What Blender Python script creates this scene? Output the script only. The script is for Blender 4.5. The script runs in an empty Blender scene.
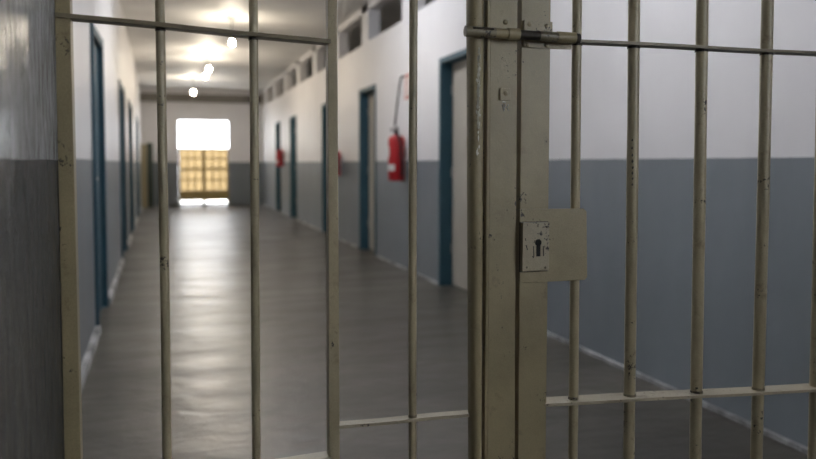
import bpy, bmesh, math, random
from mathutils import Vector, Matrix
random.seed(7)
S = bpy.context.scene
C = S.collection
PI = math.pi

# ------------------------------------------------------------------ camera
H = 1.13                                    # eye height
F_PX, PX, PY = 800.0, 408.0, 204.0
PITCH = math.atan(41 / F_PX)
YAW = math.atan(236 / F_PX * math.cos(PITCH))
cd = bpy.data.cameras.new('camera')
cam = bpy.data.objects.new('camera', cd)
C.objects.link(cam)
cam.location = (0, 0, H)
cam.rotation_euler = (PI / 2 - PITCH, 0, -YAW)
cd.sensor_width = 36
cd.lens = F_PX / 816 * 36
cd.shift_y = -(229.5 - PY) / 816
cd.clip_start = 0.02
cd.clip_end = 300
cd.dof.use_dof = True
cd.dof.focus_distance = 1.36
cd.dof.aperture_fstop = 3.6
S.camera = cam
FW = Vector((math.sin(YAW) * math.cos(PITCH), math.cos(YAW) * math.cos(PITCH), -math.sin(PITCH)))
RT = Vector((math.cos(YAW), -math.sin(YAW), 0))
UP = RT.cross(FW)
EYE = Vector((0, 0, H))


def ray(x, y):
    return FW + RT * ((x - PX) / F_PX) + UP * ((PY - y) / F_PX)


def on_y(x, y, Y):                          # survey helper: where a sight line meets the plane Y
    d = ray(x, y)
    return EYE + d * (Y / d.y)


def on_x(x, y, X):
    d = ray(x, y)
    return EYE + d * (X / d.x)


# ------------------------------------------------------------------ materials
def mat(name):
    m = bpy.data.materials.new(name)
    m.use_nodes = True
    nt = m.node_tree
    b = nt.nodes['Principled BSDF']
    return m, nt, b


def node(nt, t, **kw):
    n = nt.nodes.new(t)
    for k, v in kw.items():
        if k in n.inputs:
            n.inputs[k].default_value = v
        else:
            setattr(n, k, v)
    return n


def ramp(nt, fac, stops):
    r = nt.nodes.new('ShaderNodeValToRGB')
    e = r.color_ramp.elements
    while len(e) < len(stops):
        e.new(0.5)
    for i, (p, c) in enumerate(stops):
        e[i].position = p
        e[i].color = (*c, 1) if len(c) == 3 else c
    nt.links.new(fac, r.inputs['Fac'])
    return r


def noise(nt, scale, detail=4, rough=0.55, vec=None, dist=0.0):
    n = node(nt, 'ShaderNodeTexNoise')
    n.inputs['Scale'].default_value = scale
    n.inputs['Detail'].default_value = detail
    n.inputs['Roughness'].default_value = rough
    n.inputs['Distortion'].default_value = dist
    if vec is not None:
        nt.links.new(vec, n.inputs['Vector'])
    return n


def mapped(nt, scale=(1, 1, 1)):
    g = node(nt, 'ShaderNodeNewGeometry')
    mp = node(nt, 'ShaderNodeMapping')
    mp.inputs['Scale'].default_value = scale
    nt.links.new(g.outputs['Position'], mp.inputs['Vector'])
    return mp.outputs['Vector']


def mixc(nt, fac, a, b):
    m = nt.nodes.new('ShaderNodeMix')
    m.data_type = 'RGBA'
    for sock, v in ((m.inputs[0], fac), (m.inputs[6], a), (m.inputs[7], b)):
        if isinstance(v, bpy.types.NodeSocket):
            nt.links.new(v, sock)
        elif isinstance(v, (int, float)):
            sock.default_value = v
        else:
            sock.default_value = (*v, 1)
    return m.outputs[2]


def bump(nt, b, height, strength, dist):
    n = node(nt, 'ShaderNodeBump')
    n.inputs['Strength'].default_value = strength
    n.inputs['Distance'].default_value = dist
    nt.links.new(height, n.inputs['Height'])
    nt.links.new(n.outputs['Normal'], b.inputs['Normal'])


def simple(name, col, rough=0.5, metal=0.0, var=0.12, scale=20):
    m, nt, b = mat(name)
    n = noise(nt, scale, 5, vec=mapped(nt))
    dark = tuple(c * (1 - var) for c in col)
    lite = tuple(min(1, c * (1 + var)) for c in col)
    r = ramp(nt, n.outputs['Fac'], [(0.3, dark), (0.7, lite)])
    nt.links.new(r.outputs['Color'], b.inputs['Base Color'])
    b.inputs['Roughness'].default_value = rough
    b.inputs['Metallic'].default_value = metal
    return m


BAND = 1.152


def wall_paint(name, white, grey, rough_w, rough_g, streaks=0.0, band=BAND):
    m, nt, b = mat(name)
    g = node(nt, 'ShaderNodeNewGeometry')
    sep = node(nt, 'ShaderNodeSeparateXYZ')
    nt.links.new(g.outputs['Position'], sep.inputs[0])
    edge = noise(nt, 6, 2, vec=mapped(nt))
    ad = node(nt, 'ShaderNodeMath', operation='MULTIPLY_ADD')
    nt.links.new(edge.outputs['Fac'], ad.inputs[0])
    ad.inputs[1].default_value = 0.006
    nt.links.new(sep.outputs['Z'], ad.inputs[2])
    gt = node(nt, 'ShaderNodeMath', operation='GREATER_THAN')
    nt.links.new(ad.outputs[0], gt.inputs[0])
    gt.inputs[1].default_value = band + 0.003
    n1 = noise(nt, 1.6, 6, 0.6, mapped(nt, (1, 1, 0.6)))
    w = ramp(nt, n1.outputs['Fac'], [(0.3, tuple(c * 0.93 for c in white)), (0.7, white)])
    gr = ramp(nt, n1.outputs['Fac'], [(0.3, tuple(c * 0.88 for c in grey)), (0.7, tuple(c * 1.1 for c in grey))])
    col = mixc(nt, gt.outputs[0], gr.outputs['Color'], w.outputs['Color'])
    nt.links.new(col, b.inputs['Base Color'])
    rg = node(nt, 'ShaderNodeMapRange')
    nt.links.new(gt.outputs[0], rg.inputs['Value'])
    rg.inputs['To Min'].default_value = rough_g
    rg.inputs['To Max'].default_value = rough_w
    nt.links.new(rg.outputs['Result'], b.inputs['Roughness'])
    if streaks:
        st = noise(nt, 1.0, 4, 0.6, mapped(nt, (70, 70, 16)), 0.4)
        bump(nt, b, st.outputs['Fac'], streaks, 0.03)
        sr = ramp(nt, st.outputs['Fac'], [(0.35, (0.62, 0.62, 0.62)), (0.65, (1.15, 1.15, 1.15))])
        mu = nt.nodes.new('ShaderNodeMix'); mu.data_type = 'RGBA'; mu.blend_type = 'MULTIPLY'; mu.inputs[0].default_value = 1
        nt.links.new(col, mu.inputs[6]); nt.links.new(sr.outputs['Color'], mu.inputs[7])
        nt.links.new(mu.outputs[2], b.inputs['Base Color'])
    else:
        st = noise(nt, 30, 4, 0.6, mapped(nt))
        bump(nt, b, st.outputs['Fac'], 0.15, 0.003)
    return m


M = {}
TUBE, BULB = 62, 240
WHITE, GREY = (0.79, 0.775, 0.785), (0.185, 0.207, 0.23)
M['wall'] = wall_paint('corridor_wall_paint', WHITE, GREY, 0.55, 0.5)
M['wall_gloss'] = wall_paint('corridor_wall_enamel', WHITE, GREY, 0.5, 0.5)
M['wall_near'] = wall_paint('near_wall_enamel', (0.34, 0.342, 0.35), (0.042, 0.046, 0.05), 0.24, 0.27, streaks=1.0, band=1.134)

# polished concrete
m, nt, b = mat('polished_concrete')
v = mapped(nt)
n1 = noise(nt, 1.3, 6, 0.55, v, 0.15)
n2 = noise(nt, 7.0, 5, 0.55, v)
r1 = ramp(nt, n1.outputs['Fac'], [(0.32, (0.056, 0.05, 0.042)), (0.5, (0.076, 0.069, 0.058)), (0.68, (0.105, 0.094, 0.078))])
r2 = ramp(nt, n2.outputs['Fac'], [(0.3, (0.88, 0.88, 0.88)), (0.7, (1.06, 1.05, 1.04))])
mm = nt.nodes.new('ShaderNodeMix'); mm.data_type = 'RGBA'; mm.blend_type = 'MULTIPLY'
mm.inputs[0].default_value = 1
nt.links.new(r1.outputs['Color'], mm.inputs[6]); nt.links.new(r2.outputs['Color'], mm.inputs[7])
nt.links.new(mm.outputs[2], b.inputs['Base Color'])
n3 = noise(nt, 1.6, 4, 0.5, mapped(nt, (0.7, 2.2, 1)), 0.0)
rr = ramp(nt, n3.outputs['Fac'], [(0.3, (0.29, 0.29, 0.29)), (0.7, (0.42, 0.42, 0.42))])
nt.links.new(rr.outputs['Color'], b.inputs['Roughness'])
n4 = noise(nt, 4.5, 4, 0.55, mapped(nt, (0.9, 1.4, 1)), 0.3)
bump(nt, b, n4.outputs['Fac'], 0.42, 0.02)
M['floor'] = m


def gate_paint(name, col, chips=0.645, rough=0.42):
    m, nt, b = mat(name)
    v = mapped(nt)
    a = noise(nt, 9, 6, 0.6, v)
    base = ramp(nt, a.outputs['Fac'], [(0.3, tuple(c * 0.8 for c in col)), (0.7, tuple(c * 1.15 for c in col))])
    sp = noise(nt, 160, 4, 0.7, mapped(nt, (1, 1, 0.8)))
    big = noise(nt, 14, 4, 0.6, v)
    mul = node(nt, 'ShaderNodeMath', operation='MULTIPLY')
    nt.links.new(sp.outputs['Fac'], mul.inputs[0]); nt.links.new(big.outputs['Fac'], mul.inputs[1])
    chip = ramp(nt, mul.outputs[0], [(chips * 0.58, (0, 0, 0)), (chips * 0.62, (1, 1, 1))])
    c1 = mixc(nt, chip.outputs['Color'], base.outputs['Color'], (0.035, 0.027, 0.02))
    fm = noise(nt, 650, 3, 0.7, v)
    fr_ = ramp(nt, fm.outputs['Fac'], [(0.3, (0.8, 0.8, 0.78)), (0.62, (1.06, 1.06, 1.06))])
    mu = nt.nodes.new('ShaderNodeMix'); mu.data_type = 'RGBA'; mu.blend_type = 'MULTIPLY'; mu.inputs[0].default_value = 1
    nt.links.new(c1, mu.inputs[6]); nt.links.new(fr_.outputs['Color'], mu.inputs[7])
    c1 = mu.outputs[2]
    ru = noise(nt, 26, 5, 0.65, v)
    rus = ramp(nt, ru.outputs['Fac'], [(0.6, (0, 0, 0)), (0.75, (0.6, 0.6, 0.6))])
    c2 = mixc(nt, rus.outputs['Color'], c1, (0.12, 0.085, 0.05))
    nt.links.new(c2, b.inputs['Base Color'])
    b.inputs['Roughness'].default_value = rough
    hn = noise(nt, 60, 4, 0.6, v)
    bump(nt, b, hn.outputs['Fac'], 0.25, 0.002)
    return m


KHAKI = (0.29, 0.238, 0.137)
M['gate'] = gate_paint('khaki_gate_paint', KHAKI)
M['gate_bar'] = gate_paint('worn_khaki_bar_paint', (0.37, 0.315, 0.205), 0.64, 0.32)
M['rail'] = gate_paint('worn_pale_rail_paint', (0.36, 0.315, 0.225), 0.63, 0.45)
M['rail_shaded'] = gate_paint('shaded_khaki_rail_paint', (0.19, 0.158, 0.1), 0.62, 0.45)  # upper rails get little light from below; that shade is in this colour
M['bolt'] = gate_paint('greasy_bolt_paint', (0.2, 0.17, 0.11), 0.51, 0.36)
M['rust'] = simple('dark_greasy_rust', (0.03, 0.023, 0.017), 0.55, 0.3, 0.4, 80)
M['lock'] = gate_paint('pale_lock_paint', (0.33, 0.28, 0.19), 0.58, 0.4)
M['hole'] = simple('keyhole_black', (0.006, 0.006, 0.006), 0.8)
M['scratch'] = simple('bare_scratch', (0.62, 0.6, 0.52), 0.5, 0, 0.1, 60)
M['teal'] = simple('teal_door_paint', (0.026, 0.085, 0.12), 0.6, 0, 0.12, 4)
M['cream'] = simple('cream_door_paint', (0.5, 0.46, 0.39), 0.5, 0, 0.08, 3)
m, nt, b = mat('worn_skirting_paint')
n_ = noise(nt, 2.6, 7, 0.7, mapped(nt))
r_ = ramp(nt, n_.outputs['Fac'], [(0.42, (0.17, 0.17, 0.17)), (0.62, (0.6, 0.6, 0.61))])
nt.links.new(r_.outputs['Color'], b.inputs['Base Color'])
M['skirt'] = m
M['ceiling'] = simple('ceiling_paint', (0.87, 0.86, 0.84), 0.6, 0, 0.08, 1.2)
M['beam'] = simple('concrete_beam', (0.17, 0.155, 0.135), 0.7, 0, 0.15, 3)
M['red'] = simple('red_extinguisher_paint', (0.42, 0.012, 0.016), 0.3, 0, 0.05, 4)
M['black'] = simple('black_rubber', (0.015, 0.015, 0.016), 0.5)
M['label'] = simple('white_label', (0.7, 0.7, 0.68), 0.5, 0, 0.05)
M['steel'] = simple('dull_steel', (0.45, 0.44, 0.42), 0.4, 0.8)
M['ochre'] = simple('ochre_gate_paint', (0.34, 0.25, 0.09), 0.5, 0, 0.1, 5)
M['green'] = simple('dark_green_panel', (0.03, 0.045, 0.035), 0.5)
M['ground'] = simple('pale_yard_concrete', (0.6, 0.58, 0.54), 0.8)
M['dark'] = simple('cell_plaster', (0.6, 0.58, 0.55), 0.8)

m, nt, b = mat('lit_bulb')
b.inputs['Base Color'].default_value = (0.9, 0.85, 0.75, 1)
b.inputs['Emission Color'].default_value = (1.0, 0.87, 0.69, 1)
b.inputs['Emission Strength'].default_value = BULB
M['bulb'] = m
m, nt, b = mat('lit_tube')
b.inputs['Emission Color'].default_value = (0.93, 0.95, 1.0, 1)
b.inputs['Emission Strength'].default_value = TUBE
M['tube'] = m

m, nt, b = mat('yellow_frosted_glass')
for n in list(nt.nodes):
    if n.type != 'OUTPUT_MATERIAL':
        nt.nodes.remove(n)
tr = node(nt, 'ShaderNodeBsdfTranslucent'); tr.inputs['Color'].default_value = (0.42, 0.352, 0.245, 1)
gl = node(nt, 'ShaderNodeBsdfGlossy'); gl.inputs['Roughness'].default_value = 0.3
fr = node(nt, 'ShaderNodeFresnel'); fr.inputs['IOR'].default_value = 1.3
mx = node(nt, 'ShaderNodeMixShader')
nt.links.new(fr.outputs[0], mx.inputs[0]); nt.links.new(tr.outputs[0], mx.inputs[1]); nt.links.new(gl.outputs[0], mx.inputs[2])
nt.links.new(mx.outputs[0], [n for n in nt.nodes if n.type == 'OUTPUT_MATERIAL'][0].inputs['Surface'])
M['pane'] = m

# ------------------------------------------------------------------ mesh helpers
def box(bm, x0, x1, y0, y1, z0, z1, bev=0.0):
    r = bmesh.ops.create_cube(bm, size=1)
    vs = r['verts']
    for v in vs:
        v.co = Vector(((x0 + x1) / 2 + v.co.x * (x1 - x0), (y0 + y1) / 2 + v.co.y * (y1 - y0), (z0 + z1) / 2 + v.co.z * (z1 - z0)))
    if bev:
        es = {e for v in vs for e in v.link_edges}
        bmesh.ops.bevel(bm, geom=list(es), offset=bev, segments=2, profile=0.6, affect='EDGES')


def rod(bm, a, b, r0, r1=None, seg=20, cap=True):
    a, b = Vector(a), Vector(b)
    d = b - a
    rot = d.to_track_quat('Z', 'Y').to_matrix().to_4x4()
    bmesh.ops.create_cone(bm, cap_ends=cap, segments=seg, radius1=r0, radius2=r0 if r1 is None else r1,
                          depth=d.length, matrix=Matrix.Translation((a + b) / 2) @ rot)


def lathe(bm, prof, o=(0, 0, 0), seg=28):
    o = Vector(o)
    rings = []
    for r, z in prof:
        rings.append([bm.verts.new(o + Vector((r * math.cos(2 * PI * k / seg), r * math.sin(2 * PI * k / seg), z))) for k in range(seg)])
    for a, b in zip(rings, rings[1:]):
        for k in range(seg):
            bm.faces.new((a[k], a[(k + 1) % seg], b[(k + 1) % seg], b[k]))
    bm.faces.new(list(reversed(rings[0])))
    bm.faces.new(rings[-1])


def prism(bm, pts, y0, y1):                 # outline in XZ, given thickness in Y
    f = [bm.verts.new((x, y0, z)) for x, z in pts]
    g = [bm.verts.new((x, y1, z)) for x, z in pts]
    bm.faces.new(f)
    bm.faces.new(list(reversed(g)))
    n = len(pts)
    for i in range(n):
        bm.faces.new((f[i], g[i], g[(i + 1) % n], f[(i + 1) % n]))


def sweep(bm, pts, r, seg=8):
    for a, b in zip(pts, pts[1:]):
        rod(bm, a, b, r, seg=seg)


def link(name, bm, m, parent=None, smooth=False):
    bmesh.ops.recalc_face_normals(bm, faces=bm.faces[:])
    me = bpy.data.meshes.new(name)
    bm.to_mesh(me)
    bm.free()
    o = bpy.data.objects.new(name, me)
    C.objects.link(o)
    me.materials.append(m)
    if smooth:
        for p in me.polygons:
            p.use_smooth = True
        try:
            me.set_sharp_from_angle(angle=math.radians(38))
        except Exception:
            pass
    if parent:
        o.parent = parent
        o.matrix_parent_inverse = Matrix.Translation(-Vector(parent.location)) if False else Matrix.Identity(4)
        # meshes are modelled in world metres; shift them into the parent's frame
        me.transform(Matrix.Translation(-world_loc(parent)))
    return o


def world_loc(o):
    v = Vector((0, 0, 0))
    while o:
        v += Vector(o.location)
        o = o.parent
    return v


def B():
    return bmesh.new()


def thing(name, label, cat, loc, group=None):
    o = bpy.data.objects.new(name, None)
    C.objects.link(o)
    o.location = loc
    o['label'] = label
    o['category'] = cat
    if group:
        o['group'] = group
    return o


def struct(name, bm, m, parent=None, label=None):
    o = link(name, bm, m, parent)
    if parent is None:
        o['kind'] = 'structure'
        if label:
            o['label'] = label
    return o


# ------------------------------------------------------------------ the corridor
XR = 2.365                                   # right wall face
YB = 22.2                                   # far wall face
YREAR = -4.2                                # open end behind the viewer
CEIL, SILL, LINT = 3.11, 2.64, 3.03
LA, LB = -0.41, -0.0165                    # left wall face: X = LA + LB*Y


def XL(y):
    return LA + LB * y


XP = -0.157                                 # near left wall face, which the gate is fixed to
YP = 1.30

bm = B(); box(bm, -1.6, 4.6, YREAR - 0.5, YB + 0.25, -0.15, 0)
struct('floor', bm, M['floor'], label='worn polished grey concrete corridor floor')
bm = B(); box(bm, -1.6, 4.6, .3, YB + 0.25, CEIL, CEIL + 0.15); box(bm, -1.6, XR + .3, YREAR - .2, .3, CEIL, CEIL + .15)
struct('ceiling', bm, M['ceiling'], label='pale painted corridor ceiling')

# right wall with door openings and a row of high openings
DW, DH, DEP = 0.86, 2.08, 0.15
Rdoors = []
for px in (440, 360, 322.5, 290.5, 276):
    yf = on_x(px, 163, XR).y
    Rdoors.append((yf - DW, yf))
Rdoors.sort()
bm = B()
WY0, WY1, WZ0, WZ1 = -2.5, -1.15, 1.15, 2.4       # unseen side window added behind the viewer to light the gate
box(bm, XR, XR + DEP + .03, YREAR, WY0, 0, SILL)
box(bm, XR, XR + DEP + .03, WY0, WY1, 0, WZ0)
box(bm, XR, XR + DEP + .03, WY0, WY1, WZ1, SILL)
y = WY1
for (a, c) in Rdoors:
    box(bm, XR, XR + DEP + .03, y, a, 0, SILL)
    box(bm, XR, XR + DEP + .03, a, c, DH, SILL)
    y = c
box(bm, XR, XR + DEP + .03, y, YB, 0, SILL)
ya = on_x(365, 40, XR).y                    # pillars repeat every 1.85 m
py = ya - 1.87 * 7
while py < YB:
    if py > YREAR + .2:
        box(bm, XR, XR + DEP, py - .17, min(py + .17, YB), SILL, CEIL)
    py += 1.87
box(bm, XR, XR + DEP, YREAR, YB, LINT, CEIL - .001)
box(bm, XR, XR + DEP, YREAR, .3, SILL, LINT)
struct('wall_right', bm, M['wall'], label='right corridor wall, white above and grey below, with high openings')
bm = B()
box(bm, 4.3, 4.4, .3, YB, 0, CEIL)
box(bm, XR + DEP + .03, 4.3, .3, .4, 0, CEIL)  # unseen end wall added to keep the cells dark
struct('wall_cells', bm, M['dark'], label='dim plaster wall seen through the high openings')

# left wall, slightly splayed, with door openings
def left_piece(bm, y0, y1, z0, z1, dep=0.18):
    v = []
    for z in (z0, z1):
        v.append([bm.verts.new((XL(y0), y0, z)), bm.verts.new((XL(y1), y1, z)),
                  bm.verts.new((XL(y1) - dep, y1, z)), bm.verts.new((XL(y0) - dep, y0, z))])
    a, c = v
    bm.faces.new(a); bm.faces.new(c)
    for i in range(4):
        bm.faces.new((a[i], a[(i + 1) % 4], c[(i + 1) % 4], c[i]))


def yl(px):
    d = ray(px, 163)
    # X = LA + LB*Y on the ray d*t
    t = LA / (d.x - LB * d.y)
    return d.y * t


Ldoors = [(yl(92.6), yl(103)), (yl(120), yl(124.3)), (yl(129), yl(132)), (yl(136), yl(138))]
bm = B()
y = YP - 0.05
for (a, c) in Ldoors:
    left_piece(bm, y, a, 0, CEIL)
    left_piece(bm, a, c, DH, CEIL)
    y = c
left_piece(bm, y, YB, 0, CEIL)
struct('wall_left', bm, M['wall_gloss'], label='left corridor wall beyond the gate, white above and grey below')
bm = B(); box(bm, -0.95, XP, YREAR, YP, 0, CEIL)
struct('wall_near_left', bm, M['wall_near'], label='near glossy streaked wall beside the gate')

# far wall with the exit opening
d0, d1 = on_y(178.6, 163, YB).x, on_y(228.8, 163, YB).x
DTOP = on_y(204, 120.8, YB).z
bm = B()
box(bm, -1.3, d0, YB, YB + .2, 0, CEIL)
box(bm, d1, 4.4, YB, YB + .2, 0, CEIL)
box(bm, d0, d1, YB, YB + .2, DTOP, CEIL)
struct('wall_back', bm, M['wall'], label='far corridor wall around the bright exit opening')
bm = B(); box(bm, XL(YB) - .0, XR, YB - .22, YB, on_y(200, 101.8, YB - .22).z, on_y(200, 94.2, YB - .22).z)
struct('trim_1', bm, M['beam'], label='dark concrete beam across the far end')

bm = B()
box(bm, -.95, XR + .15, YREAR - .2, YREAR, 0, CEIL)
struct('wall_rear', bm, M['wall'], label='rear corridor wall')

# skirtings (interrupted at the doors)
bm = B()
y = YREAR
for (a, c) in Rdoors + [(YB, YB)]:
    box(bm, XR - .022, XR, y, a - .05, 0, .022, .003)
    y = c + .05
struct('baseboard_right', bm, M['skirt'], label='white skirting along the right wall')
bm = B()
y = YP + .02
for (a, c) in Ldoors + [(YB, YB)]:
    v = [[bm.verts.new((XL(t) + dx, t, z)) for z in (0, .05) for dx in (0, .035)] for t in (y, a - .03)]
    p, q = v
    for i, j in ((0, 1), (1, 3), (3, 2), (2, 0)):
        bm.faces.new((p[i], p[j], q[j], q[i]))
    bm.faces.new((p[0], p[1], p[3], p[2])); bm.faces.new((q[0], q[1], q[3], q[2]))
    y = c + .03
struct('baseboard_left', bm, M['skirt'], label='white skirting along the left wall')

# ------------------------------------------------------------------ doors
def right_door(i, a, c):
    o = bpy.data.objects.new('door_%d' % i, None)
    C.objects.link(o)
    o.location = (XR + .07, (a + c) / 2, 0)
    o['kind'] = 'structure'
    o['category'] = 'door'
    o['label'] = ['teal framed doorway in the right wall just past the gate post',
                  'teal framed doorway in the right wall left of the near extinguisher',
                  'teal framed doorway half hidden by the square stile',
                  'narrow looking teal doorway, second from the far end of right wall',
                  'teal doorway nearest the far end of the right wall'][i - 1]
    bm = B()
    e = .012
    box(bm, XR - e, XR + DEP, c - .045, c, 0, DH)
    box(bm, XR - e, XR + DEP, a, a + .045, 0, DH)
    box(bm, XR - e, XR + DEP, a + .045, c - .045, DH - .045, DH)
    link('door_frame', bm, M['teal'], o)
    bm = B(); box(bm, XR + DEP - .045, XR + DEP - .005, a + .046, c - .046, .01, DH - .046)
    leaf = link('door_leaf', bm, M['cream'], o)
    bm = B()
    xh = XR + DEP - .045
    rod(bm, (xh, a + .12, 1.02), (xh - .05, a + .12, 1.02), .011)
    rod(bm, (xh - .05, a + .12, 1.02), (xh - .05, a + .24, 1.02), .010)
    link('door_handle', bm, M['steel'], leaf)
    for z in (.3, 1.0, 1.75):
        bm = B(); rod(bm, (XR + DEP - .05, c - .052, z), (XR + DEP - .05, c - .052, z + .09), .009)
        link('hinge', bm, M['steel'], leaf)


for i, (a, c) in enumerate(Rdoors):
    right_door(i + 1, a, c)


def left_door(i, a, c):
    o = bpy.data.objects.new('door_%d' % i, None)
    C.objects.link(o)
    ym = (a + c) / 2
    o.location = (XL(ym) - .07, ym, 0)
    o['kind'] = 'structure'
    o['category'] = 'door'
    o['label'] = ['teal doorway in the left wall nearest the gate', 'second teal doorway along the left wall',
                  'third teal doorway along the left wall', 'last teal doorway along the left wall'][i - 6]
    e = .02
    bm = B()
    for (p, q, z0, z1) in ((c - .06, c, 0, DH), (a, a + .06, 0, DH), (a + .06, c - .06, DH - .06, DH)):
        box(bm, XL(ym) - DEP, XL(q) + e, p, q, z0, z1)
    link('door_frame', bm, M['teal'], o)
    bm = B(); box(bm, XL(ym) - .07, XL(ym) - .025, a + .06, c - .06, .01, DH - .06)
    leaf = link('door_leaf', bm, M['teal'], o)
    bm = B()
    rod(bm, (XL(ym) - .03, a + .15, 1.02), (XL(ym) + .01, a + .15, 1.02), .011)
    rod(bm, (XL(ym) + .01, a + .15, 1.02), (XL(ym) + .01, a + .27, 1.02), .010)
    link('door_handle', bm, M['steel'], leaf)


for i, (a, c) in enumerate(Ldoors):
    left_door(i + 6, a, c)

bm = B(); box(bm, d0, d1, YB + .0, YB + .2, 0, .05)
struct('trim_2', bm, M['beam'], label='low concrete sill under the exit gate')
# ------------------------------------------------------------------ far exit gate with frosted panes
yg = YB + .06
zt = on_y(204, 147.9, YB).z
zk1 = on_y(204, 190.5, YB).z
zk0 = on_y(204, 200.6, YB).z
xm = (d0 + d1) / 2
exit_gate = thing('exit_gate', 'low ochre metal gate with frosted yellow panes filling the bright far exit', 'gate', (xm, yg, 0))
for (x0, x1) in ((d0 + .003, xm - .0003), (xm + .0003, d1 - .003)):
    bm = B()
    t = .045
    box(bm, x0, x0 + t, yg, yg + .04, .05, zt)
    box(bm, x1 - t, x1, yg, yg + .04, .05, zt)
    box(bm, x0 + t, x1 - t, yg, yg + .04, zt - t, zt)
    box(bm, x0 + t, x1 - t, yg, yg + .04, zk0, zk0 + .03)
    fr_ = link('gate_frame', bm, M['ochre'], exit_gate)
    bm = B(); box(bm, x0 + t, x1 - t, yg + .01, yg + .02, zk0 + .03, zk1)
    link('kick_panel', bm, M['ochre'], fr_)
    bm = B()
    for k in range(1, 3):
        x = x0 + t + (x1 - x0 - 2 * t) * k / 3
        box(bm, x - .02, x + .02, yg, yg + .02, zk1, zt - t)
    for k in range(1, 4):
        z = zk1 + (zt - zk1) * k / 4
        w = .034 if k == 2 else .02
        box(bm, x0 + t, x1 - t, yg - .004, yg + .024, z - w, z + w)
    link('grid_bars', bm, M['ochre'], fr_)
    bm = B(); box(bm, x0 + t, x1 - t, yg + .026, yg + .032, zk1, zt - t)
    link('frosted_pane', bm, M['pane'], fr_)
bm = B(); box(bm, -14, 16, YB + .2, YB + 40, -.2, -.02)
o = struct('ground', bm, M['ground'], label='pale sunlit yard outside the far exit')

# ------------------------------------------------------------------ lamps
ZB = H + 1.635
lamps = [((232, 43), 'nearest bare bulb hanging from the corridor ceiling'),
         ((208.8, 69.5), 'upper of the two close bare bulbs hanging mid corridor'),
         ((205.3, 76.5), 'lower of the two close bare bulbs hanging mid corridor'),
         ((193.4, 92.5), 'farthest bare bulb, in front of the dark beam')]
for (px, py_), lab in lamps:
    d = ray(px, py_)
    p = EYE + d * ((ZB - H) / d.z)
    L = thing('pendant_bulb', lab, 'lamp', (p.x, p.y, CEIL), 'bare bulbs hanging along the corridor')
    bm = B(); lathe(bm, [(.05, -.025), (.055, -.01), (.055, 0)], (p.x, p.y, CEIL))
    link('ceiling_rose', bm, M['label'], L, True)
    bm = B(); rod(bm, (p.x, p.y, CEIL - .02), (p.x, p.y, p.z + .1), .005, seg=8)
    link('cord', bm, M['black'], L)
    bm = B(); lathe(bm, [(.02, .04), (.024, .05), (.024, .10), (.012, .115)], p)
    link('lamp_holder', bm, M['black'], L, True)
    bm = B(); lathe(bm, [(.008, -.036), (.022, -.029), (.032, -.012), (.034, .0), (.03, .017), (.02, .035), (.018, .06)], p)
    link('bulb', bm, M['bulb'], L, True)

for ty, lab in ((3.3, 'white ceiling tube lamp above the near corridor, closest to the gate'), (7.4, 'white ceiling tube lamp above the corridor, second from the gate')):
    tx = .95
    L = thing('tube_lamp', lab, 'lamp', (tx, ty, CEIL), 'tube lamps over the near corridor')
    bm = B(); box(bm, tx - .06, tx + .06, ty - .62, ty + .62, CEIL - .05, CEIL, .006)
    link('housing', bm, M['label'], L)
    bm = B(); rod(bm, (tx, ty - .6, CEIL - .075), (tx, ty + .6, CEIL - .075), .018)
    link('tube', bm, M['tube'], L, True)

# ------------------------------------------------------------------ fire extinguishers
def extinguisher(px, ytop, ybot, lab, sign=None):
    top, bot = on_x(px, ytop, XR - .09), on_x(px, ybot, XR - .09)
    z0, z1 = bot.z, top.z
    x, y = XR - .1, top.y
    h = z1 - z0
    r = .088
    E = thing('fire_extinguisher', lab, 'fire extinguisher', (x, y, z0), 'red fire extinguishers on the right wall')
    bm = B(); lathe(bm, [(r * .75, 0), (r * .95, .006), (r, .02), (r, h * .86), (r * .94, h * .92), (r * .75, h * .965), (r * .34, h * .985), (r * .32, h)], (x, y, z0))
    cyl = link('cylinder', bm, M['red'], E, True)
    seg = 14
    for (za, zb, a0, a1) in ((h * .22, h * .36, PI * .8, PI * 1.35), (h * .52, h * .74, PI * .75, PI * 1.1)):
        rr_ = r + .0012
        bm = B()
        lo = [bm.verts.new((x + rr_ * math.cos(a0 + (a1 - a0) * k / seg), y + rr_ * math.sin(a0 + (a1 - a0) * k / seg), z0 + za)) for k in range(seg + 1)]
        hi = [bm.verts.new((v.co.x, v.co.y, z0 + zb)) for v in lo]
        for k in range(seg):
            bm.faces.new((lo[k], lo[k + 1], hi[k + 1], hi[k]))
        link('paper_label', bm, M['label'], cyl)
    bm = B()
    rod(bm, (x, y, z1), (x, y, z1 + .045), .022)
    box(bm, x - .07, x + .02, y - .012, y + .012, z1 + .05, z1 + .062)
    box(bm, x - .06, x + .02, y - .010, y + .010, z1 + .028, z1 + .038)
    link('valve', bm, M['black'], E)
    bm = B()
    pts = [Vector((x, y - .02, z1 + .03)), Vector((x - .02, y - .09, z1 + .02)), Vector((x + .01, y - .115, z1 - .08)),
           Vector((x + .03, y - .11, z0 + h * .4)), Vector((x + .03, y - .105, z0 + .06))]
    sweep(bm, pts, .012)
    link('hose', bm, M['black'], E)
    bm = B()
    box(bm, x + r * .6, XR, y - .03, y + .03, z0 + h * .55, z0 + h * .62)
    box(bm, XR - .006, XR + .001, y - .04, y + .04, z0 + h * .45, z0 + h * .72)
    link('wall_bracket', bm, M['steel'], E)
    return E, Vector((x, y, z1))


ex, tp = extinguisher(397.3, 134.5, 181, 'large red fire extinguisher below a hanging cord, nearest on the right wall')
extinguisher(335.5, 150, 176, 'red fire extinguisher on right wall mostly hidden behind the square stile')
extinguisher(280.3, 149.5, 166.5, 'farthest small red fire extinguisher, by the last teal door')
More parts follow.
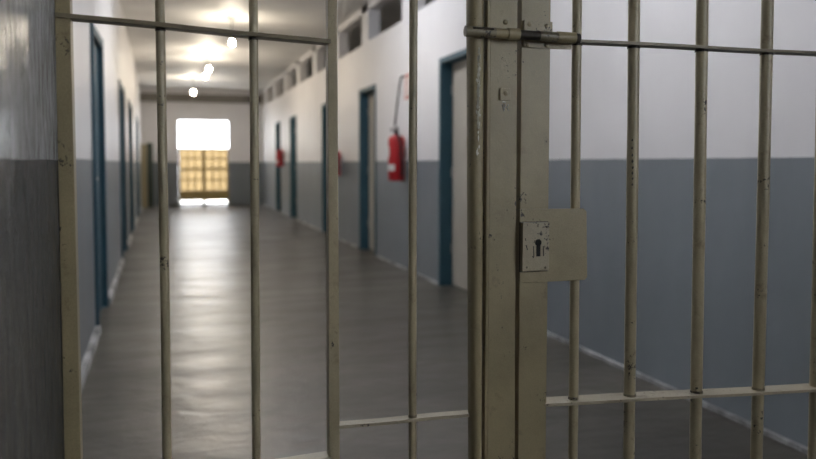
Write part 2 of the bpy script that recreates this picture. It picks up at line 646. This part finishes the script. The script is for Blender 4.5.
# the wall sign and the cord above the near extinguisher
s0, s1 = on_x(405, 75, XR), on_x(415.5, 97, XR)
sg = thing('safety_sign', 'small pale wall sign with red border above the near extinguisher', 'sign', (XR, (s0.y + s1.y) / 2, s1.z))
bm = B(); box(bm, XR - .004, XR, s1.y, s0.y, s1.z, s0.z)
link('sign_plate', bm, simple('sign_red', (0.55, 0.16, 0.13), 0.5, 0, .05), sg)
bm = B(); box(bm, XR - .006, XR - .004, s1.y + .03, s0.y - .03, s1.z + .03, s0.z - .03)
link('sign_face', bm, simple('sign_face', (0.62, 0.5, 0.48), 0.5, 0, .05), sg)
cu = thing('hanging_cord', 'thin dark cord running from the wall sign down to the near extinguisher', 'cord', (XR, tp.y, tp.z))
bm = B()
pp = [on_x(a, b_, XR - .012) for a, b_ in ((404, 76), (401.5, 76.5), (399.8, 82), (397.8, 98), (396, 114), (394.6, 126))]
pp[0].x = XR
pp.append(Vector((tp.x + .02, tp.y + .01, tp.z + .065)))
sweep(bm, pp, .008)
link('cord', bm, M['black'], cu)

# narrow cabinet near the far left
q = on_x(148, 163, -.58)
zc_ = on_y(147, 144, q.y).z
x0, x1, x2 = on_y(142.4, 190, q.y).x, on_y(147.4, 190, q.y).x, on_y(153.4, 190, q.y).x
cb = thing('cabinet', 'narrow upright beige cabinet with a dark green side near the far left corner', 'cabinet', (x1, q.y, 0))
bm = B(); box(bm, XL(q.y + .3) + .02, x1, q.y, q.y + .3, 0, zc_, .01)
link('body', bm, simple('beige_cabinet', (0.36, 0.31, 0.2), 0.5), cb)
bm = B(); box(bm, x1, x2, q.y - .01, q.y + .3, 0, zc_ + .03, .01)
link('side_panel', bm, M['green'], cb)

# ------------------------------------------------------------------ the barred gate
YG = 1.25                                   # plane of the bars
ZLO, ZHI = 0.05, 2.35


def line_x(xt, xb, Y=YG):
    """world X at ZLO and ZHI of an upright that crosses the frame's top at xt and bottom at xb"""
    a, b_ = on_y(xt, 0, Y), on_y(xb, 459, Y)
    s = (a.x - b_.x) / (a.z - b_.z)
    return b_.x + s * (ZLO - b_.z), b_.x + s * (ZHI - b_.z)


def wid(px, y, w, Y=YG):
    return (on_y(px + w / 2, y, Y) - on_y(px - w / 2, y, Y)).x


def round_bar(xt, xb, w, parent, z0=ZLO, z1=ZHI, name='bar'):
    lo, hi = line_x(xt, xb)
    r = wid((xt + xb) / 2, 230, w) / 2 * .93
    bm = B()
    N = 26
    seg = 20
    ph = random.random() * 9
    rings = []
    for k in range(N + 1):
        t = k / N
        z = z0 + (z1 - z0) * t
        x = lo + (hi - lo) * (z - ZLO) / (ZHI - ZLO) + .0006 * math.sin(5 * z + ph)
        rr_ = r * (1 + .015 * math.sin(23 * z + ph))
        rings.append([bm.verts.new((x + rr_ * math.cos(2 * PI * j / seg), YG + rr_ * math.sin(2 * PI * j / seg), z)) for j in range(seg)])
    for a, c in zip(rings, rings[1:]):
        for j in range(seg):
            bm.faces.new((a[j], a[(j + 1) % seg], c[(j + 1) % seg], c[j]))
    bm.faces.new(list(reversed(rings[0]))); bm.faces.new(rings[-1])
    return link(name, bm, M['gate_bar'], parent, True)


def plate(bm, xl_t, xl_b, xr_t, xr_b, y0, y1, z0=ZLO, z1=ZHI, bev=.0012):
    """upright flat with edges through the given frame-top / frame-bottom columns"""
    l0, l1 = line_x(xl_t, xl_b, y0)
    r0, r1 = line_x(xr_t, xr_b, y0)

    def lx(a, b_, z):
        return a + (b_ - a) * (z - ZLO) / (ZHI - ZLO)
    b2 = B()
    prism(b2, [(lx(l0, l1, z0), z0), (lx(r0, r1, z0), z0), (lx(r0, r1, z1), z1), (lx(l0, l1, z1), z1)], y0, y1)
    if bev:
        bmesh.ops.bevel(b2, geom=b2.edges[:], offset=bev, segments=2, profile=.6, affect='EDGES')
    me = bpy.data.meshes.new('tmp'); b2.to_mesh(me); b2.free()
    bm.from_mesh(me); bpy.data.meshes.remove(me)


def rail(bm, p0, p1, depth, thick, Y=YG):
    """flat rail between two world points (its front lower edge), crossing the bars"""
    n = 24
    prev = None
    for k in range(n + 1):
        t = k / n
        x = p0[0] + (p1[0] - p0[0]) * t
        z = p0[1] + (p1[1] - p0[1]) * t + .0005 * math.sin(9 * t + p0[0] * 7)
        ring = [bm.verts.new((x, Y - depth / 2, z)), bm.verts.new((x, Y + depth / 2, z)),
                bm.verts.new((x, Y + depth / 2, z + thick)), bm.verts.new((x, Y - depth / 2, z + thick))]
        if prev:
            for j in range(4):
                bm.faces.new((prev[j], prev[(j + 1) % 4], ring[(j + 1) % 4], ring[j]))
        else:
            bm.faces.new(ring)
        prev = ring
    bm.faces.new(list(reversed(prev)))


def xz(px, py_, Y):
    p = on_y(px, py_, Y)
    return (p.x, p.z)


# --- fixed grille: jamb, two bars, square stile, one bar, latch post
G = thing('barred_grille', 'fixed khaki barred grille with a latch post, left of the lock', 'grille', (.15, YG, 0))
bm = B(); plate(bm, 54.5, 64.5, 70, 80.8, YG - .008, YG + .022)
# flange turned against the wall
plate(bm, 50.5, 60.5, 54.5, 64.5, YG - .002, YG + .022)
link('jamb', bm, M['gate'], G)
round_bar(159.9, 167, 10.4, G)
round_bar(252.9, 256.8, 9.6, G)
bm = B(); plate(bm, 327.9, 328.9, 337.5, 340, YG - .011, YG + .011, bev=.002)
link('square_stile', bm, M['gate_bar'], G)
round_bar(413.4, 412.4, 8.7, G)
D1, T1 = .030, .006
bm = B()
rail(bm, xz(55, 12.6 + 3.6, YG - D1 / 2), xz(331, 39.5 + 3.9, YG - D1 / 2), D1, T1)
link('upper_rail', bm, M['rail_shaded'], G)
bm = B()
rail(bm, xz(75, 500, YG - D1 / 2), xz(331, 461.3, YG - D1 / 2), D1, T1)
link('lower_rail', bm, M['rail'], G)
bm = B()
rail(bm, xz(336, 429.4, YG - .011), xz(474, 416.3, YG - .011), .022, .005)
link('middle_rail', bm, M['rail'], G)
for z in (ZLO + .03, ZHI - .03):
    bm = B()
    l_, r_ = line_x(64, 74)[0], line_x(500, 500)[0]
    rail(bm, (l_, z), (r_, z), D1, T1)
    link('end_rail', bm, M['rail'], G)
# latch post: rounded tube, groove and flat plate
P_ = bpy.data.objects.new('latch_post', None); C.objects.link(P_); P_.parent = G
bm = B()
l0, l1 = line_x(469.6, 471.6, YG - .02)
r0, r1 = line_x(485.3, 482.8, YG - .02)
lo, hi = [], []
for k in range(25):
    a_ = PI * (1 - k / 24)
    t_ = .5 + .5 * math.copysign(abs(math.cos(a_)) ** .8, math.cos(a_))
    y_ = YG - .004 - .021 * math.sin(a_) ** .7
    lo.append(bm.verts.new((l0 + (r0 - l0) * t_, y_, ZLO))); hi.append(bm.verts.new((l1 + (r1 - l1) * t_, y_, ZHI)))
for k in range(24):
    bm.faces.new((lo[k], lo[k + 1], hi[k + 1], hi[k]))
bm.faces.new((lo[24], lo[0], hi[0], hi[24])); bm.faces.new(lo); bm.faces.new(hi)
link('post_tube', bm, M['gate'], P_, True)
bm = B(); plate(bm, 484.5, 482.2, 491.5, 487.6, YG - .010, YG + .012)
link('post_web', bm, M['bolt'], P_)
bm = B(); plate(bm, 487.6, 484.6, 490.6, 487.3, YG - .020, YG + .012, bev=.0015)
link('post_ridge', bm, M['gate'], P_, True)
bm = B(); plate(bm, 490.4, 487.2, 517.6, 514.6, YG - .016, YG + .012)
link('post_plate', bm, M['gate'], P_)
# small riveted tab with scratched marks below it
yt = YG - .0165
a, c = xz(499.6, 88.2, yt), xz(510, 100.6, yt)
bm = B(); box(bm, a[0], c[0], yt - .003, yt, c[1], a[1], .0005)
link('riveted_tab', bm, M['gate'], P_)


def rivet(px, py_, Y, parent, r=.0035, name='rivet', m=None):
    p = on_y(px, py_, Y)
    bm = B()
    bmesh.ops.create_uvsphere(bm, u_segments=14, v_segments=8, radius=r, matrix=Matrix.Translation(p) @ Matrix.Diagonal((1, .55, 1, 1)))
    return link(name, bm, m or M['gate'], parent, True)


rivet(505.7, 93, yt - .003, P_, .0042)
rivet(505.5, 22, yt, P_, .0045)
bm = B()
for (u, v_) in (((502.2, 104.5), (504, 111)), ((504, 111), (505.4, 104.5)), ((508.4, 104.6), (506.8, 107.5)), ((506.8, 107.5), (508.6, 111)), ((502.5, 101.8), (505.5, 102.4))):
    p0, p1 = on_y(*u, yt), on_y(*v_, yt)
    rod(bm, p0, p1, .0008, seg=6)
link('scratch_mark', bm, M['scratch'], P_)
# chipped bare streak along the tube's edge
bm = B()
for k in range(150):
    yy = random.uniform(44, 200)
    f = 1 - abs(yy - 90) / 75
    if random.random() > f + .06:
        continue
    xx = 478.8 + random.gauss(0, .7) - (yy - 60) * .012
    p0 = on_y(xx, yy, YG - .0253); p1 = on_y(xx + random.uniform(-.3, .3), yy + random.uniform(2, 8), YG - .0253)
    w = random.uniform(.0007, .002)
    prism(bm, [(p0.x - w * .3, p0.z), (p1.x - w, (p0.z + p1.z) / 2), (p1.x, p1.z), (p0.x + w, (p0.z * 2 + p1.z) / 3)], YG - .0255, YG - .0246)
link('paint_chip', bm, M['scratch'], P_)

# --- gate leaf: lock stile, bars, two rails, lock plate, sliding bolt
R_ = thing('barred_gate', 'khaki barred gate leaf carrying the keyhole lock and sliding bolt', 'gate', (.95, YG, 0))
bm = B(); plate(bm, 521.6, 518, 550.8, 545.8, YG - .016, YG + .010)
link('lock_stile', bm, M['gate'], R_)
for xt, xb, w in ((577.4, 572.6, 9.4), (634, 629, 11), (702.2, 695.5, 10.9), (767.8, 756.4, 10.6), (825.5, 814, 11), (888, 872, 11)):
    round_bar(xt, xb, w, R_)
bm = B(); plate(bm, 950, 930, 975, 955, YG - .012, YG + .012)
link('hinge_stile', bm, M['gate'], R_)
D2, T2 = .040, .005
bm = B(); rail(bm, xz(549, 36.9 + 2.9, YG - D2 / 2), xz(816, 50.3 + 3.3, YG - D2 / 2), D2 * .75, T2)
e0, e1 = xz(816, 53.6, YG - D2 / 2), xz(955, 60.7, YG - D2 / 2)
rail(bm, e0, e1, D2 * .75, T2)
link('upper_rail', bm, M['rail_shaded'], R_)
bm = B(); rail(bm, xz(546, 406.6, YG - D2 / 2), xz(816, 392, YG - D2 / 2), D2, T2)
e0, e1 = xz(816, 392, YG - D2 / 2), xz(950, 384.5, YG - D2 / 2)
rail(bm, e0, e1, D2, T2)
link('lower_rail', bm, M['rail'], R_)
for z in (ZLO + .03, ZHI - .03):
    bm = B(); rail(bm, (line_x(535, 532)[0], z), (line_x(955, 940)[0], z), D2, T2)
    link('end_rail', bm, M['rail'], R_)

# dirty weld beads where the bars pass through the rails
def beads(bars, p0, p1, parent, off, m):
    for xt, xb, w in bars:
        lo, hi = line_x(xt, xb)
        z = p0[1] + (p1[1] - p0[1]) * .5
        for _ in range(3):
            x = lo + (hi - lo) * (z - ZLO) / (ZHI - ZLO)
            z = p0[1] + (p1[1] - p0[1]) * (x - p0[0]) / (p1[0] - p0[0])
        r = wid((xt + xb) / 2, 230, w) / 2 * .93
        bm = B()
        rod(bm, (x, YG, z + off), (x, YG, z + off + .0045), r * 1.1, r * 1.03, seg=20)
        link('weld_bead', bm, m, parent, True)


RB = ((577.4, 572.6, 9.4), (634, 629, 11), (702.2, 695.5, 10.9), (767.8, 756.4, 10.6))
LB_ = ((159.9, 167, 10.4), (252.9, 256.8, 9.6))
beads(RB, xz(549, 39.8, YG - D2 / 2), xz(816, 53.6, YG - D2 / 2), R_, -.0045, M['rust'])
beads(RB, xz(546, 406.6, YG - D2 / 2), xz(816, 392, YG - D2 / 2), R_, T2, M['bolt'])
beads(LB_, xz(55, 16.2, YG - D1 / 2), xz(331, 43.4, YG - D1 / 2), G, -.0045, M['rust'])
beads(((413.4, 412.4, 8.7),), xz(336, 429.4, YG - .011), xz(474, 416.3, YG - .011), G, .005, M['bolt'])

# dark chips knocked out of the second bar's paint
bm = B()
for (px, py_) in ((632.4, 140), (632.2, 148), (632.5, 155), (632.6, 161), (632.8, 167.5), (632.5, 173), (632.7, 178.5), (632.4, 184.5)):
    p = on_y(px, py_, YG - .0092)
    w_ = random.uniform(.0011, .0018); h_ = random.uniform(.0022, .0042)
    prism(bm, [(p.x - w_, p.z), (p.x - w_ * .2, p.z - h_), (p.x + w_, p.z - h_ * .2), (p.x + w_ * .3, p.z + h_)], YG - .0098, YG - .008)
link('paint_chip', bm, M['rust'], R_)

# lock plate, case and keyhole
yl_ = YG - .0185
bm = B()
pts = [(519.8, 209.2), (584, 208.6), (586.8, 211.5), (587.4, 277), (585, 280), (548, 281.3), (547, 282.6), (519.6, 283)]
prism(bm, [xz(a, b_, yl_ - .002) for a, b_ in pts], yl_ - .002, YG - .0125)
bmesh.ops.bevel(bm, geom=bm.edges[:], offset=.0008, segments=1, affect='EDGES')
LP = link('lock_plate', bm, M['gate'], R_)
yc = yl_ - .012
bm = B()
a, c = xz(522.8, 222.8, yc), xz(549, 270.6, yc)
box(bm, a[0], c[0], yc, yl_ - .002, c[1], a[1], .0012)
LC = link('lock_case', bm, M['lock'], LP)
bm = B(); box(bm, a[0] - .0012, c[0] + .0012, yl_ - .0032, yl_ - .001, c[1] - .0022, a[1] + .0008)  # thin dark plate standing in for the shadow around the case
link('case_shadow_rim', bm, M['rust'], LP)
bm = B()
p = on_y(538.2, 242.6, yc)
rod(bm, p + Vector((0, .002, 0)), p + Vector((0, -.0008, 0)), .0058)
a, c = xz(536.4, 243, yc), xz(540.2, 256.3, yc)
box(bm, a[0], c[0], yc - .0008, yc + .002, c[1], a[1])
link('keyhole', bm, M['hole'], LC)
bm = B()
for (u, v_, w) in (((533.4, 246), (533.8, 257), .0012), ((543.2, 246), (543.6, 256), .0015), ((532.4, 256), (533.5, 258), .0013), ((526, 245), (527.5, 250), .0013), ((525, 238), (526, 241), .001), ((535, 240), (534, 243), .001)):
    p0, p1 = on_y(*u, yc), on_y(*v_, yc)
    prism(bm, [(p0.x - w * .5, p0.z), (p0.x + w * .6, p0.z), (p1.x + w * .5, p1.z), (p1.x - w * .6, p1.z)], yc - .0004, yc + .001)
link('scratch_mark', bm, M['rust'], LC)
for u in ((538, 225.8), (547, 227), (527, 267.3), (545.5, 267.5)):
    rivet(*u, yc, LC, .0022, 'screw', M['bolt'])

# sliding bolt on the leaf, reaching over the post
BR = bpy.data.objects.new('sliding_bolt', None); C.objects.link(BR); BR.parent = R_
yb = YG - .036
a0, a1 = on_y(465.2, 31, yb), on_y(579, 38.6, yb)
ax = (a1 - a0)


def along(px):
    return a0 + ax * ((px - 465.2) / (579 - 465.2))


rb = .0086
bm = B(); rod(bm, along(465.2), along(494), rb * 1.02, seg=24)
link('bolt_rod', bm, M['bolt'], BR, True)
bm = B(); rod(bm, along(492.6), along(506), rb * .93, seg=24)
rod(bm, along(506), along(517.5), rb * 1.14, seg=24)
link('keeper_collar', bm, M['gate'], BR, True)
bm = B(); rod(bm, along(517.5), along(538), rb * .9, seg=24)
link('rusty_shank', bm, M['rust'], BR, True)
bm = B(); rod(bm, along(538), along(556), rb * .98, seg=24)
link('bolt_sleeve', bm, M['bolt'], BR, True)
bm = B(); rod(bm, along(556), along(574.5), rb * 1.1, seg=24)
link('end_sleeve', bm, M['gate'], BR, True)
bm = B(); rod(bm, along(574.5), along(579), rb * .98, seg=24)
link('bolt_tip', bm, M['rust'], BR, True)
# slot on the free end
bm = B()
p0, p1 = along(471), along(491)
off = Vector((0, -rb * .9, rb * .52))
rod(bm, p0 + off, p1 + off, .0018, seg=8)
link('bolt_slot', bm, M['rust'], BR)
# backing plate, with the lower tongue
yk = YG - .0175
bm = B()
prism(bm, [xz(a, b_, yk) for a, b_ in ((523.4, 20.6), (551.4, 22.4), (551.6, 42.8), (570.6, 43.6), (570.4, 49.4), (551, 48.8), (523.8, 47.4))], yk - .004, YG - .014)
link('backing_plate', bm, M['gate'], BR)
# stand-offs that carry the bolt
for px in (511.5, 547, 565):
    p = along(px)
    bm = B()
    box(bm, p.x - .006, p.x + .006, yb, YG - .013, p.z - .005, p.z + .005)
    link('bolt_bracket', bm, M['bolt'], BR)
for u in ((529.5, 24.2), (546.6, 25.8), (527.8, 44.8), (546.6, 45.4)):
    rivet(*u, yk - .004, BR, .0042)

# ------------------------------------------------------------------ daylight
w = bpy.data.worlds.new('world')
S.world = w
w.use_nodes = True
bg = w.node_tree.nodes['Background']
bg.inputs['Color'].default_value = (0.92, 0.955, 1.0, 1)
bg.inputs['Strength'].default_value = 6.5

S.view_settings.view_transform = 'Standard'
S.view_settings.look = 'None'
S.view_settings.gamma = 1
S.view_settings.use_curve_mapping = False
S.view_settings.exposure = 1.15
